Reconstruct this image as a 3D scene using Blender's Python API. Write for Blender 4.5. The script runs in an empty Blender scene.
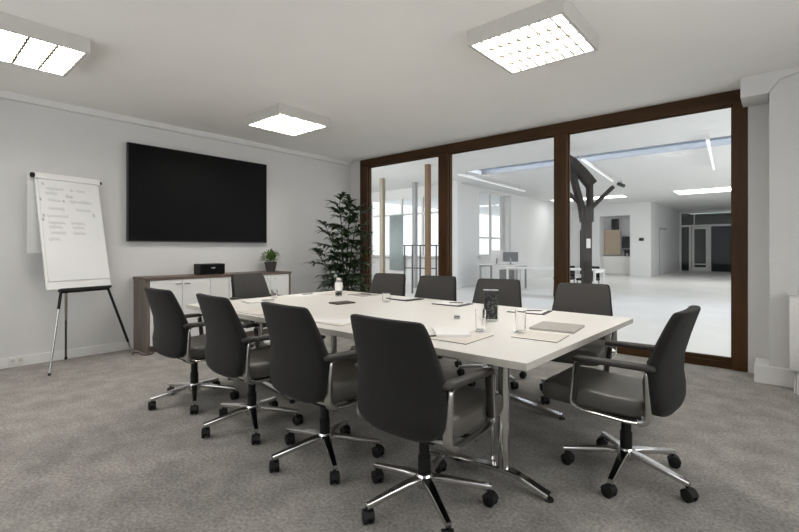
import bpy, bmesh, math, random
from mathutils import Vector, Matrix
PI = math.pi
random.seed(11)
S = bpy.context.scene
COL = S.collection

# ------------------------------------------------------------------ camera, world, lights, exposure
CAM_H = 1.25
cam_d = bpy.data.cameras.new('camera'); cam = bpy.data.objects.new('camera', cam_d); COL.objects.link(cam)
cam_d.sensor_width = 36.0; cam_d.lens = 36.0 * 440.3 / 799.0
cam_d.shift_y = -17.0 / 799.0
cam_d.clip_start = 0.05; cam_d.clip_end = 200
cam.location = (0, 0, CAM_H)
cam.rotation_euler = (PI / 2, 0, math.atan2(380.5, 440.3))
S.camera = cam

S.view_settings.view_transform = 'Standard'
S.view_settings.look = 'None'
S.view_settings.gamma = 1.0
S.view_settings.use_curve_mapping = False
S.view_settings.exposure = 0.17

W = bpy.data.worlds.new('sky'); S.world = W; W.use_nodes = True
W.node_tree.nodes['Background'].inputs[0].default_value = (0.93, 0.96, 1.0, 1)
W.node_tree.nodes['Background'].inputs[1].default_value = 1.5

def area(name, loc, aim, sx, sy, power, color=(1, 1, 1)):
    d = bpy.data.lights.new(name, 'AREA'); d.shape = 'RECTANGLE'; d.size = sx; d.size_y = sy
    d.energy = power; d.color = color
    o = bpy.data.objects.new(name, d); COL.objects.link(o); o.location = loc
    o.rotation_euler = Vector(aim).to_track_quat('-Z', 'Y').to_euler()
    return o
# right window daylight; the rear window and its light are added, unseen fill
area('daylight_right_window', (1.66, 2.0, 1.65), (-1, 0, 0), 3.4, 1.5, 24, (1.0, 0.985, 0.96))
area('fill_rear', (-2.6, -1.46, 1.65), (0, 1, 0), 4.4, 1.5, 22, (1.0, 0.985, 0.96))
# skylight daylight, then two added fill lights with no real window behind them
area('daylight_skylight', (-2.6, 10.82, 3.62), (0, 0, -1), 7.6, 0.8, 330, (1.0, 0.99, 0.98))
area('fill_office_side', (3.32, 13.0, 1.8), (-1, 0, 0), 13.0, 2.4, 260, (1.0, 0.99, 0.97))
area('fill_side_room', (-10.6, 5.91, 2.2), (0, 1, 0), 4.6, 1.8, 150, (1.0, 0.98, 0.95))
LAMP = 26.0        # emission of the lamp diffusers in the meeting room
OFFICE_LAMP = 5.0

# ------------------------------------------------------------------ materials
def mat(name, color, rough=0.6, metal=0.0, noise=0.0, scale=20.0, bump=0.0, bscale=None, spec=0.5, stretch=None, c2=None, sheen=0.0, coat=0.0, detail=4.0):
    m = bpy.data.materials.new(name); m.use_nodes = True
    nt = m.node_tree; b = nt.nodes['Principled BSDF']
    b.inputs['Roughness'].default_value = rough; b.inputs['Metallic'].default_value = metal
    b.inputs['Specular IOR Level'].default_value = spec
    b.inputs['Sheen Weight'].default_value = sheen
    b.inputs['Coat Weight'].default_value = coat
    c = (*color, 1)
    b.inputs['Base Color'].default_value = c
    tc = nt.nodes.new('ShaderNodeTexCoord'); mp = nt.nodes.new('ShaderNodeMapping')
    nt.links.new(tc.outputs['Object'], mp.inputs['Vector'])
    if stretch: mp.inputs['Scale'].default_value = stretch
    if noise or c2:
        n = nt.nodes.new('ShaderNodeTexNoise'); n.inputs['Scale'].default_value = scale; n.inputs['Detail'].default_value = detail
        nt.links.new(mp.outputs[0], n.inputs['Vector'])
        r = nt.nodes.new('ShaderNodeValToRGB'); r.color_ramp.elements[0].position = 0.3; r.color_ramp.elements[1].position = 0.7
        if c2:
            r.color_ramp.elements[0].color = (*c2, 1); r.color_ramp.elements[1].color = c
        else:
            r.color_ramp.elements[0].color = tuple(x * (1 - noise) for x in color) + (1,)
            r.color_ramp.elements[1].color = tuple(min(1, x * (1 + noise)) for x in color) + (1,)
        nt.links.new(n.outputs['Fac'], r.inputs[0]); nt.links.new(r.outputs[0], b.inputs['Base Color'])
    if bump:
        n2 = nt.nodes.new('ShaderNodeTexNoise'); n2.inputs['Scale'].default_value = bscale or scale; n2.inputs['Detail'].default_value = 3
        nt.links.new(mp.outputs[0], n2.inputs['Vector'])
        bp = nt.nodes.new('ShaderNodeBump'); bp.inputs['Strength'].default_value = bump; bp.inputs['Distance'].default_value = 0.01
        nt.links.new(n2.outputs['Fac'], bp.inputs['Height']); nt.links.new(bp.outputs[0], b.inputs['Normal'])
    return m

def emit(name, color, strength):
    m = bpy.data.materials.new(name); m.use_nodes = True
    nt = m.node_tree; nt.nodes.clear()
    e = nt.nodes.new('ShaderNodeEmission'); e.inputs[0].default_value = (*color, 1); e.inputs[1].default_value = strength
    o = nt.nodes.new('ShaderNodeOutputMaterial'); nt.links.new(e.outputs[0], o.inputs[0])
    return m

def pane_mat(name, tint=(0.97, 0.98, 0.98), refl=1.0, rough=0.0):
    m = bpy.data.materials.new(name); m.use_nodes = True
    nt = m.node_tree; nt.nodes.clear()
    t = nt.nodes.new('ShaderNodeBsdfTransparent'); t.inputs[0].default_value = (*tint, 1)
    g = nt.nodes.new('ShaderNodeBsdfGlossy'); g.inputs['Roughness'].default_value = rough
    f = nt.nodes.new('ShaderNodeFresnel'); f.inputs[0].default_value = 1.45
    k = nt.nodes.new('ShaderNodeMath'); k.operation = 'MULTIPLY'; k.inputs[1].default_value = refl
    mx = nt.nodes.new('ShaderNodeMixShader'); o = nt.nodes.new('ShaderNodeOutputMaterial')
    nt.links.new(f.outputs[0], k.inputs[0]); nt.links.new(k.outputs[0], mx.inputs[0])
    nt.links.new(t.outputs[0], mx.inputs[1]); nt.links.new(g.outputs[0], mx.inputs[2]); nt.links.new(mx.outputs[0], o.inputs[0])
    return m

def carpet_mat():
    m = mat('carpet', (0.2, 0.19, 0.18), 0.95, spec=0.1, sheen=0.1)
    nt = m.node_tree; b = nt.nodes['Principled BSDF']
    tc = nt.nodes.new('ShaderNodeTexCoord')
    def noise(sc, det, lo, hi, p0, p1):
        n = nt.nodes.new('ShaderNodeTexNoise'); n.inputs['Scale'].default_value = sc; n.inputs['Detail'].default_value = det
        nt.links.new(tc.outputs['Object'], n.inputs['Vector'])
        r = nt.nodes.new('ShaderNodeValToRGB')
        r.color_ramp.elements[0].position = p0; r.color_ramp.elements[1].position = p1
        r.color_ramp.elements[0].color = (*lo, 1); r.color_ramp.elements[1].color = (*hi, 1)
        nt.links.new(n.outputs['Fac'], r.inputs[0]); return n, r
    n1, r1 = noise(5.5, 6, (0.82, 0.815, 0.81), (1.13, 1.12, 1.11), 0.35, 0.65)
    n2, r2 = noise(62, 9, (0.218, 0.206, 0.191), (0.375, 0.355, 0.329), 0.34, 0.66)
    mx = nt.nodes.new('ShaderNodeMix'); mx.data_type = 'RGBA'; mx.blend_type = 'MULTIPLY'; mx.inputs['Factor'].default_value = 1
    nt.links.new(r2.outputs[0], mx.inputs['A']); nt.links.new(r1.outputs[0], mx.inputs['B'])
    nt.links.new(mx.outputs['Result'], b.inputs['Base Color'])
    n3 = nt.nodes.new('ShaderNodeTexNoise'); n3.inputs['Scale'].default_value = 260; nt.links.new(tc.outputs['Object'], n3.inputs['Vector'])
    bp = nt.nodes.new('ShaderNodeBump'); bp.inputs['Strength'].default_value = 0.5; bp.inputs['Distance'].default_value = 0.006
    nt.links.new(n3.outputs['Fac'], bp.inputs['Height']); nt.links.new(bp.outputs[0], b.inputs['Normal'])
    return m

M = {}
M['wall'] = mat('wall_paint', (0.665, 0.66, 0.655), 0.75, noise=0.015, scale=3, bump=0.06, bscale=60, spec=0.3)
M['ceiling'] = mat('ceiling_paint', (0.92, 0.905, 0.875), 0.8, noise=0.012, scale=2, spec=0.2)
M['trimwhite'] = mat('trim_paint', (0.74, 0.735, 0.72), 0.5, noise=0.01, scale=5)
M['carpet'] = carpet_mat()
M['officewall'] = mat('office_wall_paint', (0.74, 0.745, 0.75), 0.7, noise=0.01, scale=2, spec=0.3)
M['officeceil'] = mat('office_ceiling_paint', (0.80, 0.81, 0.81), 0.8, noise=0.01, scale=2, spec=0.2)
M['officefloor'] = mat('office_floor', (0.80, 0.79, 0.775), 0.35, noise=0.05, scale=1.2, spec=0.4)
M['frame'] = mat('brown_timber', (0.082, 0.038, 0.013), 0.45, scale=9, stretch=(1, 1, 0.12), c2=(0.042, 0.020, 0.007), spec=0.2)
M['frame_h'] = mat('brown_timber_beam', (0.072, 0.034, 0.012), 0.45, scale=9, stretch=(0.12, 1, 1), c2=(0.038, 0.019, 0.007), spec=0.2)
M['glass'] = pane_mat('window_glass', (0.97, 0.98, 0.98), 0.16)
M['skyglass'] = pane_mat('skylight_glass', (0.41, 0.435, 0.475), 0.4)
M['darkglass'] = pane_mat('dark_glass', (0.42, 0.46, 0.46), 0.9)
M['table'] = mat('white_laminate', (0.83, 0.80, 0.755), 0.32, noise=0.008, scale=3, spec=0.45)
M['tableedge'] = mat('table_edge', (0.56, 0.535, 0.48), 0.5, noise=0.03, scale=30)
M['chrome'] = mat('polished_chrome', (0.66, 0.655, 0.645), 0.14, 1.0, noise=0.02, scale=8)
M['alu'] = mat('polished_aluminium', (0.50, 0.495, 0.48), 0.27, 1.0, noise=0.03, scale=8)
M['fabric'] = mat('charcoal_fabric', (0.0165, 0.016, 0.0155), 0.9, noise=0.22, scale=160, bump=0.25, bscale=420, spec=0.25, sheen=0.06)
M['backfront'] = mat('charcoal_back_front', (0.048, 0.045, 0.042), 0.75, noise=0.15, scale=160, bump=0.2, bscale=420, spec=0.3)
M['seatfabric'] = mat('charcoal_seat', (0.085, 0.078, 0.068), 0.42, noise=0.15, scale=160, bump=0.12, bscale=420, spec=0.7)
M['pad'] = mat('arm_pad', (0.040, 0.036, 0.032), 0.5, noise=0.1, scale=60, spec=0.4)
M['black'] = mat('black_plastic', (0.010, 0.010, 0.010), 0.5, noise=0.1, scale=40, spec=0.25)
M['steelgrey'] = mat('grey_steel', (0.10, 0.10, 0.10), 0.35, 0.6, noise=0.05, scale=20)
M['screen'] = mat('screen_glass', (0.0035, 0.0035, 0.004), 0.42, noise=0.05, scale=3, spec=0.10)
M['bezel'] = mat('screen_bezel', (0.01, 0.01, 0.01), 0.4, noise=0.05, scale=20)
M['walnut'] = mat('grey_walnut', (0.185, 0.145, 0.120), 0.5, scale=12, stretch=(1, 1, 0.15), c2=(0.125, 0.097, 0.080))
M['walnut_h'] = mat('grey_walnut_top', (0.150, 0.100, 0.075), 0.45, scale=12, stretch=(1, 0.12, 1), c2=(0.085, 0.056, 0.042))
M['doorwhite'] = mat('white_lacquer', (0.74, 0.735, 0.72), 0.4, noise=0.01, scale=4)
M['paper'] = mat('white_paper', (0.84, 0.83, 0.81), 0.8, noise=0.01, scale=10)
M['flippaper'] = mat('flip_paper', (0.70, 0.70, 0.695), 0.8, noise=0.008, scale=6)
M['ink'] = mat('marker_ink', (0.16, 0.16, 0.17), 0.6, noise=0.2, scale=30)
M['tan'] = mat('tan_leatherette', (0.70, 0.65, 0.59), 0.6, noise=0.05, scale=40)
M['taupe'] = mat('taupe_folder', (0.41, 0.38, 0.35), 0.55, noise=0.05, scale=40)
M['padedge'] = mat('pad_edge', (0.10, 0.085, 0.075), 0.6, noise=0.05, scale=40)
M['darkfolder'] = mat('dark_folder', (0.028, 0.025, 0.023), 0.5, noise=0.1, scale=40)
M['brownbook'] = mat('dark_brown_cover', (0.045, 0.030, 0.024), 0.55, noise=0.15, scale=30)
M['leaf'] = mat('palm_leaf', (0.050, 0.082, 0.034), 0.42, c2=(0.016, 0.032, 0.013), scale=9, spec=0.4)
M['leaf2'] = mat('bright_leaf', (0.15, 0.26, 0.055), 0.5, c2=(0.055, 0.125, 0.025), scale=25)
M['stem'] = mat('green_stem', (0.055, 0.065, 0.025), 0.6, noise=0.2, scale=20)
M['soil'] = mat('soil', (0.03, 0.02, 0.014), 0.95, noise=0.3, scale=50)
M['potgrey'] = mat('dark_grey_pot', (0.060, 0.052, 0.048), 0.6, noise=0.1, scale=15)
M['potblack'] = mat('black_planter', (0.03, 0.03, 0.03), 0.5, noise=0.1, scale=15)
M['lampbody'] = mat('lamp_housing', (0.60, 0.585, 0.55), 0.5, noise=0.02, scale=10)
M['louver'] = mat('lamp_louver', (0.11, 0.092, 0.056), 0.4, 0.0, noise=0.02, scale=10)
M['diffuser'] = emit('lamp_diffuser', (1.0, 0.965, 0.90), LAMP)
M['officelamp'] = emit('office_lamp', (1.0, 0.99, 0.97), OFFICE_LAMP)
M['tube'] = emit('track_lamp', (1.0, 1.0, 1.0), 1.05)
M['oldwood'] = mat('weathered_oak', (0.040, 0.033, 0.029), 0.8, scale=14, stretch=(1, 1, 0.2), c2=(0.018, 0.014, 0.012), bump=0.4, bscale=20)
M['palewood'] = mat('pale_wood_board', (0.52, 0.42, 0.30), 0.6, scale=8, stretch=(1, 1, 6), c2=(0.40, 0.31, 0.21))
M['honeywood'] = mat('honey_wood_post', (0.24, 0.145, 0.075), 0.6, scale=8, stretch=(4, 4, 0.3), c2=(0.17, 0.10, 0.05))
M['greywood'] = mat('grey_wood_post', (0.36, 0.32, 0.25), 0.6, scale=8, stretch=(4, 4, 0.3), c2=(0.27, 0.23, 0.17))
M['midgrey'] = mat('mid_grey', (0.36, 0.37, 0.38), 0.5, noise=0.03, scale=6)
M['greyunit'] = mat('grey_unit', (0.17, 0.175, 0.18), 0.5, noise=0.04, scale=6)
M['darkroom'] = mat('dark_room', (0.13, 0.14, 0.14), 0.6, noise=0.05, scale=2)
M['blackpanel'] = mat('black_door', (0.014, 0.016, 0.020), 0.7, noise=0.05, scale=3, spec=0.1)
M['curtain'] = mat('teal_grey_curtain', (0.42, 0.49, 0.49), 0.9, noise=0.06, scale=12)
M['radiator'] = mat('radiator_white', (0.74, 0.73, 0.71), 0.4, noise=0.01, scale=8)
M['glassware'] = mat('clear_glass', (1, 1, 1), 0.0, noise=0.002, scale=3)
b = M['glassware'].node_tree.nodes['Principled BSDF']; b.inputs['Transmission Weight'].default_value = 1.0; b.inputs['IOR'].default_value = 1.45
M['etch'] = mat('black_patterned_card', (0.14, 0.135, 0.13), 0.6, c2=(0.006, 0.006, 0.006), scale=75, detail=1)
r_ = [n for n in M['etch'].node_tree.nodes if n.type == 'VALTORGB'][0]; r_.color_ramp.elements[0].position = .52; r_.color_ramp.elements[1].position = .62
M['cable'] = mat('brown_cable', (0.05, 0.035, 0.028), 0.5, noise=0.1, scale=20)

# ------------------------------------------------------------------ mesh helpers
class MB:
    def __init__(s): s.bm = bmesh.new()
    def box(s, x0, x1, y0, y1, z0, z1, bev=0.0, mtx=None):
        r = bmesh.ops.create_cube(s.bm, size=1.0)
        vs = r['verts']
        for v in vs:
            v.co = Vector(((x0 + x1) / 2 + v.co.x * (x1 - x0), (y0 + y1) / 2 + v.co.y * (y1 - y0), (z0 + z1) / 2 + v.co.z * (z1 - z0)))
        if bev:
            es = list({e for v in vs for e in v.link_edges})
            r2 = bmesh.ops.bevel(s.bm, geom=es, offset=bev, segments=2, profile=0.5, affect='EDGES')
            vs = list({v for f in r2['faces'] for v in f.verts} | {v for v in vs if v.is_valid})
        if mtx is not None:
            bmesh.ops.transform(s.bm, matrix=mtx, verts=[v for v in vs if v.is_valid])
        return s
    def rings(s, rings, closed=False, cap=True):
        vr = [[s.bm.verts.new(p) for p in r] for r in rings]
        n = len(vr[0]); m = len(vr)
        for i in range(m if closed else m - 1):
            a, b2 = vr[i], vr[(i + 1) % m]
            for k in range(n):
                try: s.bm.faces.new((a[k], a[(k + 1) % n], b2[(k + 1) % n], b2[k]))
                except ValueError: pass
        if cap and not closed:
            s.bm.faces.new(list(reversed(vr[0]))); s.bm.faces.new(vr[-1])
        return s
    def tube(s, pts, r, n=10, closed=False):
        pts = [Vector(p) for p in pts]; m = len(pts); out = []
        rr = r if isinstance(r, (list, tuple)) else [r] * m
        ref = Vector((0, 0, 1)); prev = None
        for i, p in enumerate(pts):
            a = pts[i - 1] if (i > 0 or closed) else p; c = pts[(i + 1) % m] if (i < m - 1 or closed) else p
            t = (c - a).normalized()
            if prev is None:
                x = t.cross(ref)
                if x.length < 1e-3: x = t.cross(Vector((1, 0, 0)))
                x.normalize()
            else:
                x = (prev - t * prev.dot(t)).normalized()
            prev = x; y = t.cross(x)
            out.append([p + (x * math.cos(q) + y * math.sin(q)) * rr[i] for q in (2 * PI * k / n for k in range(n))])
        return s.rings(out, closed)
    def bar(s, pts, w, t, axis, closed=False, wmul=None, tmul=None):
        """flat bar: width w along axis, thickness t across"""
        pts = [Vector(p) for p in pts]; m = len(pts); ax = Vector(axis).normalized(); out = []
        for i, p in enumerate(pts):
            a = pts[i - 1] if (i > 0 or closed) else p; c = pts[(i + 1) % m] if (i < m - 1 or closed) else p
            tg = (c - a).normalized(); nrm = tg.cross(ax).normalized()
            ww = w * (wmul[i] if wmul else 1)
            tt_ = t * (tmul[i] if tmul else 1)
            sec = []
            for (u, v) in ((-1, -.6), (-.8, -1), (.8, -1), (1, -.6), (1, .6), (.8, 1), (-.8, 1), (-1, .6)):
                sec.append(p + ax * u * ww / 2 + nrm * v * tt_ / 2)
            out.append(sec)
        return s.rings(out, closed)
    def cyl(s, c, r, z0, z1, n=20, r2=None):
        r2 = r if r2 is None else r2
        return s.rings([[Vector((c[0] + q * math.cos(2 * PI * k / n), c[1] + q * math.sin(2 * PI * k / n), z)) for k in range(n)] for q, z in ((r, z0), (r2, z1))])
    def lathe(s, prof, c=(0, 0), n=24, cap=True):
        return s.rings([[Vector((c[0] + max(r, 1e-4) * math.cos(2 * PI * k / n), c[1] + max(r, 1e-4) * math.sin(2 * PI * k / n), z)) for k in range(n)] for r, z in prof], cap=cap)
    def cylx(s, c, r, x0, x1, n=18, rounding=0.0):
        prof = [(r, x0), (r, x1)] if not rounding else [(r * .75, x0), (r * .95, x0 + rounding), (r, x0 + 2 * rounding), (r, x1 - 2 * rounding), (r * .95, x1 - rounding), (r * .75, x1)]
        return s.rings([[Vector((x, c[1] + q * math.cos(2 * PI * k / n), c[2] + q * math.sin(2 * PI * k / n))) for k in range(n)] for q, x in prof])
    def quad(s, *p):
        s.bm.faces.new([s.bm.verts.new(q) for q in p]); return s
    def build(s, name, m, parent=None, smooth=True, angle=40):
        bmesh.ops.recalc_face_normals(s.bm, faces=s.bm.faces)
        me = bpy.data.meshes.new(name); s.bm.to_mesh(me); s.bm.free()
        me.materials.append(M[m] if isinstance(m, str) else m)
        if smooth:
            me.shade_smooth(); me.set_sharp_from_angle(angle=math.radians(angle))
        o = bpy.data.objects.new(name, me); COL.objects.link(o)
        if parent is not None: o.parent = parent
        return o

def superell(cx, cy, a, b2, n, e):
    out = []
    for k in range(n):
        t = 2 * PI * k / n; c, s_ = math.cos(t), math.sin(t)
        out.append((cx + a * math.copysign(abs(c) ** (2 / e), c), cy + b2 * math.copysign(abs(s_) ** (2 / e), s_)))
    return out

def fillet(pts, r, closed=False, seg=5):
    pts = [Vector(p) for p in pts]; out = []; m = len(pts)
    for i, p in enumerate(pts):
        if not closed and i in (0, m - 1): out.append(p); continue
        a = pts[i - 1]; c = pts[(i + 1) % m]
        rr = r[i] if isinstance(r, (list, tuple)) else r
        d1 = (a - p); d2 = (c - p); k = min(rr, d1.length * .48, d2.length * .48)
        q0 = p + d1.normalized() * k; q1 = p + d2.normalized() * k
        for j in range(seg + 1):
            t = j / seg; out.append(q0 * (1 - t) ** 2 + p * 2 * t * (1 - t) + q1 * t * t)
    return out

def empty(name, loc=(0, 0, 0), rz=0.0):
    o = bpy.data.objects.new(name, None); COL.objects.link(o); o.location = loc; o.rotation_euler = (0, 0, rz); o.empty_display_size = 0.1
    return o
def tag(o, label=None, cat=None, group=None, kind=None):
    if label: o['label'] = label
    if cat: o['category'] = cat
    if group: o['group'] = group
    if kind: o['kind'] = kind
    return o
def dup(root):
    r = root.copy(); COL.objects.link(r)
    for ch in list(root.children):
        c = ch.copy(); COL.objects.link(c); c.parent = r
        for g in ch.children:
            d = g.copy(); COL.objects.link(d); d.parent = c
    return r
def struct(o, label=None):
    o['kind'] = 'structure'
    if label: o['label'] = label
    return o
def sbox(name, m, *a, bev=0.0, label=None):
    return struct(MB().box(*a, bev=bev).build(name, m, smooth=False), label)

# ------------------------------------------------------------------ the meeting room shell
WX = -6.147      # left wall face
GY = 5.68        # room side of the glazed partition
CZ = 2.885       # ceiling
sbox('floor', 'carpet', WX - .15, 1.85, -1.65, GY + 0.02, -0.1, 0, label='grey speckled carpet of the meeting room')
sbox('ceiling', 'ceiling', WX - .15, 1.85, -1.65, GY + 0.16, CZ, CZ + .1, label='plain white ceiling of the meeting room')
sbox('wall_left', 'wall', WX - .15, WX, -1.65, GY + .16, 0, CZ, label='pale grey wall behind the large screen')
sbox('wall_front', 'wall', WX, -5.875, GY, GY + .14, 0, CZ, label='narrow pale wall strip between corner and timber frame')
# right wall with a window opening
w = MB()
w.box(1.7, 1.85, -1.65, 0.2, 0, CZ); w.box(1.7, 1.85, 3.8, GY + .14, 0, CZ); w.box(1.7, 1.85, .2, 3.8, 0, .85); w.box(1.7, 1.85, .2, 3.8, 2.45, CZ)
struct(w.build('wall_right', 'wall', smooth=False), 'right wall with daylight window, outside the picture')
w = MB()
w.box(WX, 1.7, -1.65, -1.5, 0, .85); w.box(WX, 1.7, -1.65, -1.5, 2.45, CZ); w.box(WX, -4.9, -1.65, -1.5, .85, 2.45); w.box(-.3, 1.7, -1.65, -1.5, .85, 2.45)
struct(w.build('wall_back', 'wall', smooth=False), 'wall behind the viewer with an added opening for fill light')
# recess and pier at right of the partition
sbox('wall_right_return', 'wall', -.245, 1.7, GY, GY + .14, 0, CZ, label='narrow recess wall between timber post and pier')
w = MB(); w.box(-.075, 1.7, 5.335, GY, 0, CZ)
struct(w.build('wall_right_pier', 'wall', smooth=False), 'white wall pier right of the glazed partition')
w = MB(); w.box(-.185, 1.7, 5.30, 5.335, 0, .165, bev=.006); w.box(-.185, -.075, 5.335, GY, 0, .165, bev=.006)
struct(w.build('baseboard_right', 'trimwhite', smooth=False), 'tall white plinth at the foot of the pier')
w = MB(); w.rings([[Vector((x, y, z_)) for x, z_ in ((-.285, 2.69), (-.085, 2.69), (.0, 2.80), (.22, 2.86), (.22, CZ), (-.285, CZ))] for y in (5.30, GY - .004)])
struct(w.build('trim_1', 'wall', smooth=False), 'dropped ceiling bulkhead above the pier')
sbox('baseboard_left', 'trimwhite', WX, WX + .018, -1.5, GY, 0, .105, bev=.004, label='white skirting board along the screen wall')
c = MB()
c.rings([[Vector((WX, y, CZ)), Vector((WX + .075, y, CZ)), Vector((WX + .072, y, CZ - .02)), Vector((WX + .05, y, CZ - .062)), Vector((WX, y, CZ - .066))] for y in (-1.5, GY)])
struct(c.build('trim_2', 'trimwhite', smooth=False), 'plaster cornice along the top of the screen wall')
sbox('trim_3', 'trimwhite', WX + .018, WX + .10, 5.08, 5.64, 0, .98, bev=.01, label='low white pipe casing in the corner behind the palm')

# right-wall window frame, plus unseen frames added around the fill lights
def window_frame(name, axis, at_, a0, a1, z0, z1, n, label):
    r = struct(empty(name), label); f = MB()
    def b4(u0, u1, v0, v1):
        if axis == 'x': f.box(at_ - .03, at_ + .03, u0, u1, v0, v1)
        else: f.box(u0, u1, at_ - .03, at_ + .03, v0, v1)
    for i in range(n + 1):
        u = a0 + (a1 - a0 - .06) * i / n; b4(u, u + .06, z0, z1)
    for v in (z0, z1 - .06): b4(a0 + .06, a1 - .06, v, v + .06)
    f.build('frame', 'trimwhite', r, smooth=False)
    g = MB()
    if axis == 'x': g.box(at_ - .005, at_ + .005, a0 + .02, a1 - .02, z0 + .02, z1 - .02)
    else: g.box(a0 + .02, a1 - .02, at_ - .005, at_ + .005, z0 + .02, z1 - .02)
    g.build('pane', 'glass', r, smooth=False)
window_frame('window_4', 'x', 1.79, .2, 3.8, .85, 2.45, 3, 'white framed window in the right wall of the meeting room')
window_frame('added_window_1', 'y', -1.59, -4.9, -.3, .85, 2.45, 4, 'added white framed window behind the viewer, unseen, for fill light')  # added to bring fill light in from behind the camera
window_frame('added_window_2', 'x', 3.36, 6.45, 19.55, .55, 3.05, 9, 'added unseen window frames around the fill light on the right office wall')  # added around the office fill light; the wall behind is solid
window_frame('added_window_3', 'y', 5.87, -12.95, -8.25, 1.25, 3.15, 4, 'added unseen window frames around the fill light on the near side-room wall')  # added around the side-room fill light, no opening behind it
# glazed timber partition
part = struct(empty('glazed_partition', (0, 0, 0)), 'dark brown timber partition with three tall glass panes')
PX = [(-5.875, -5.70), (-4.10, -3.915), (-2.240, -2.072), (-.368, -.247)]
MB().box(-5.875, -.247, GY, GY + .13, 2.745, CZ, bev=.004).build('beam', 'frame_h', part, smooth=False)
MB().box(-5.70, -.368, GY + .02, GY + .12, 0, .075, bev=.004).box(-5.70, -.368, GY + .05, GY + .09, .075, .115, bev=.003).build('bottom_rail', 'frame_h', part, smooth=False)
for a_, b_ in PX:
    MB().box(a_, b_, GY, GY + .13, 0, 2.745, bev=.004).build('post', 'frame', part, smooth=False)
for i in range(3):
    x0, x1 = PX[i][1], PX[i + 1][0]
    MB().box(x0 - .01, x1 + .01, GY + .064, GY + .074, .10, 2.75).build('pane', 'glass', part, smooth=False)
    t = MB()
    t.box(x0, x0 + .018, GY + .045, GY + .064, .115, 2.745); t.box(x1 - .018, x1, GY + .045, GY + .064, .115, 2.745); t.box(x0 + .018, x1 - .018, GY + .045, GY + .064, 2.725, 2.745)
    t.build('glazing_bead', 'frame', part, smooth=False)

# ------------------------------------------------------------------ the office beyond
OZ = 3.4
sbox('floor_office', 'officefloor', -14, 3.7, GY + .02, 34.5, -0.1, -0.002, label='pale floor of the open office beyond the glass')
w = MB()
SX0, SX1, SY0, SY1 = -6.55, 1.2, 10.40, 11.25
w.box(-14, 3.7, GY + .14, SY0, OZ, OZ + .1); w.box(-14, 3.7, SY1, 34.5, OZ, OZ + .1); w.box(-14, SX0, SY0, SY1, OZ, OZ + .1); w.box(SX1, 3.7, SY0, SY1, OZ, OZ + .1)
struct(w.build('ceiling_office', 'officeceil', smooth=False), 'white office ceiling with a long skylight slot')
w = MB(); w.box(WX - .15, 1.85, GY + .14, GY + .16, CZ, OZ)
struct(w.build('wall_office_header', 'officewall', smooth=False), 'office side of the wall above the partition')
sk = struct(empty('window_1', (0, 0, 0)), 'long blue-grey skylight across the office ceiling')
MB().box(SX0, SX1, SY0, SY1, OZ + .105, OZ + .115).build('pane', 'skyglass', sk, smooth=False)
MB().box(SX0, SX1, SY0, SY0 + .03, OZ - .004, OZ + .105).box(SX0, SX1, SY1 - .03, SY1, OZ - .004, OZ + .105).build('frame', 'midgrey', sk, smooth=False)
LX = -7.95
# left wall of the office with a tall window
wy0, wy1, wz0, wz1 = 13.45, 15.25, 1.0, 3.32
w = MB()
w.box(LX - .15, LX, 12.0, wy0, 0, OZ); w.box(LX - .15, LX, wy1, 22.5, 0, OZ); w.box(LX - .15, LX, wy0, wy1, 0, wz0); w.box(LX - .15, LX, wy0, wy1, wz1, OZ)
struct(w.build('wall_office_left', 'officewall', smooth=False), 'bright white left wall of the office')
wn = struct(empty('window_2', (0, 0, 0)), 'tall white casement window in the office side wall')
f = MB()
for y in (wy0, (wy0 + wy1) / 2 - .03, wy1 - .06): f.box(LX - .10, LX - .02, y, y + .06, wz0, wz1)
for z in (wz0, wz0 + .62, wz1 - .06): f.box(LX - .10, LX - .02, wy0 + .06, wy1 - .06, z, z + .06)
f.build('frame', 'trimwhite', wn, smooth=False)
MB().box(LX - .065, LX - .055, wy0 + .06, wy1 - .06, wz0 + .06, wz1 - .06).build('pane', 'glass', wn, smooth=False)
MB().box(LX - .02, LX + .12, wy0 - .1, wy1 + .1, wz0 - .05, wz0).build('sill', 'officewall', wn, smooth=False)
# open casement leaning into the office
MB().box(LX, LX + .30, wy1 - .02, wy1 + .03, wz0 + .03, wz0 + .09).box(LX, LX + .30, wy1 - .02, wy1 + .03, wz1 - .12, wz1 - .06).box(LX, LX + .06, wy1 - .02, wy1 + .03, wz0 + .09, wz1 - .12).box(LX + .25, LX + .30, wy1 - .02, wy1 + .03, wz0 + .09, wz1 - .12).build('casement', 'trimwhite', wn, smooth=False)
MB().box(LX + .06, LX + .25, wy1, wy1 + .01, wz0 + .09, wz1 - .12).build('pane', 'glass', wn, smooth=False)
# window wall of the side room seen through the first pane
WY = 12.0
w = MB()
w.box(-14, LX - .15, WY, WY + .15, 0, .95); w.box(-14, LX - .15, WY, WY + .15, 3.12, OZ); w.box(-8.35, LX - .15, WY, WY + .15, .95, 3.12); w.box(-14, -12.9, WY, WY + .15, .95, 3.12)
struct(w.build('wall_office_window', 'officewall', smooth=False), 'low parapet wall under the far row of windows')
sbox('wall_office_corner', 'officewall', LX - .15, LX + .22, WY - .25, WY, 0, OZ, label='white wall end beside the second timber post')
wn = struct(empty('window_3', (0, 0, 0)), 'row of tall pale windows at the far side of the side room')
f = MB()
for x in (-12.9, -11.9, -11.25, -10.35, -9.4, -8.43): f.box(x, x + .08, WY + .03, WY + .10, .95, 3.12)
for z in (.95, 2.45, 3.05): f.box(-12.82, -8.43, WY + .035, WY + .095, z, z + .07)
f.build('frame', 'trimwhite', wn, smooth=False)
MB().box(-12.85, -8.4, WY + .06, WY + .07, 1.0, 3.08).build('pane', 'glass', wn, smooth=False)
MB().box(-12.9, -8.35, WY - .12, WY + .03, .92, .96).build('sill', 'midgrey', wn, smooth=False)
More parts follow.
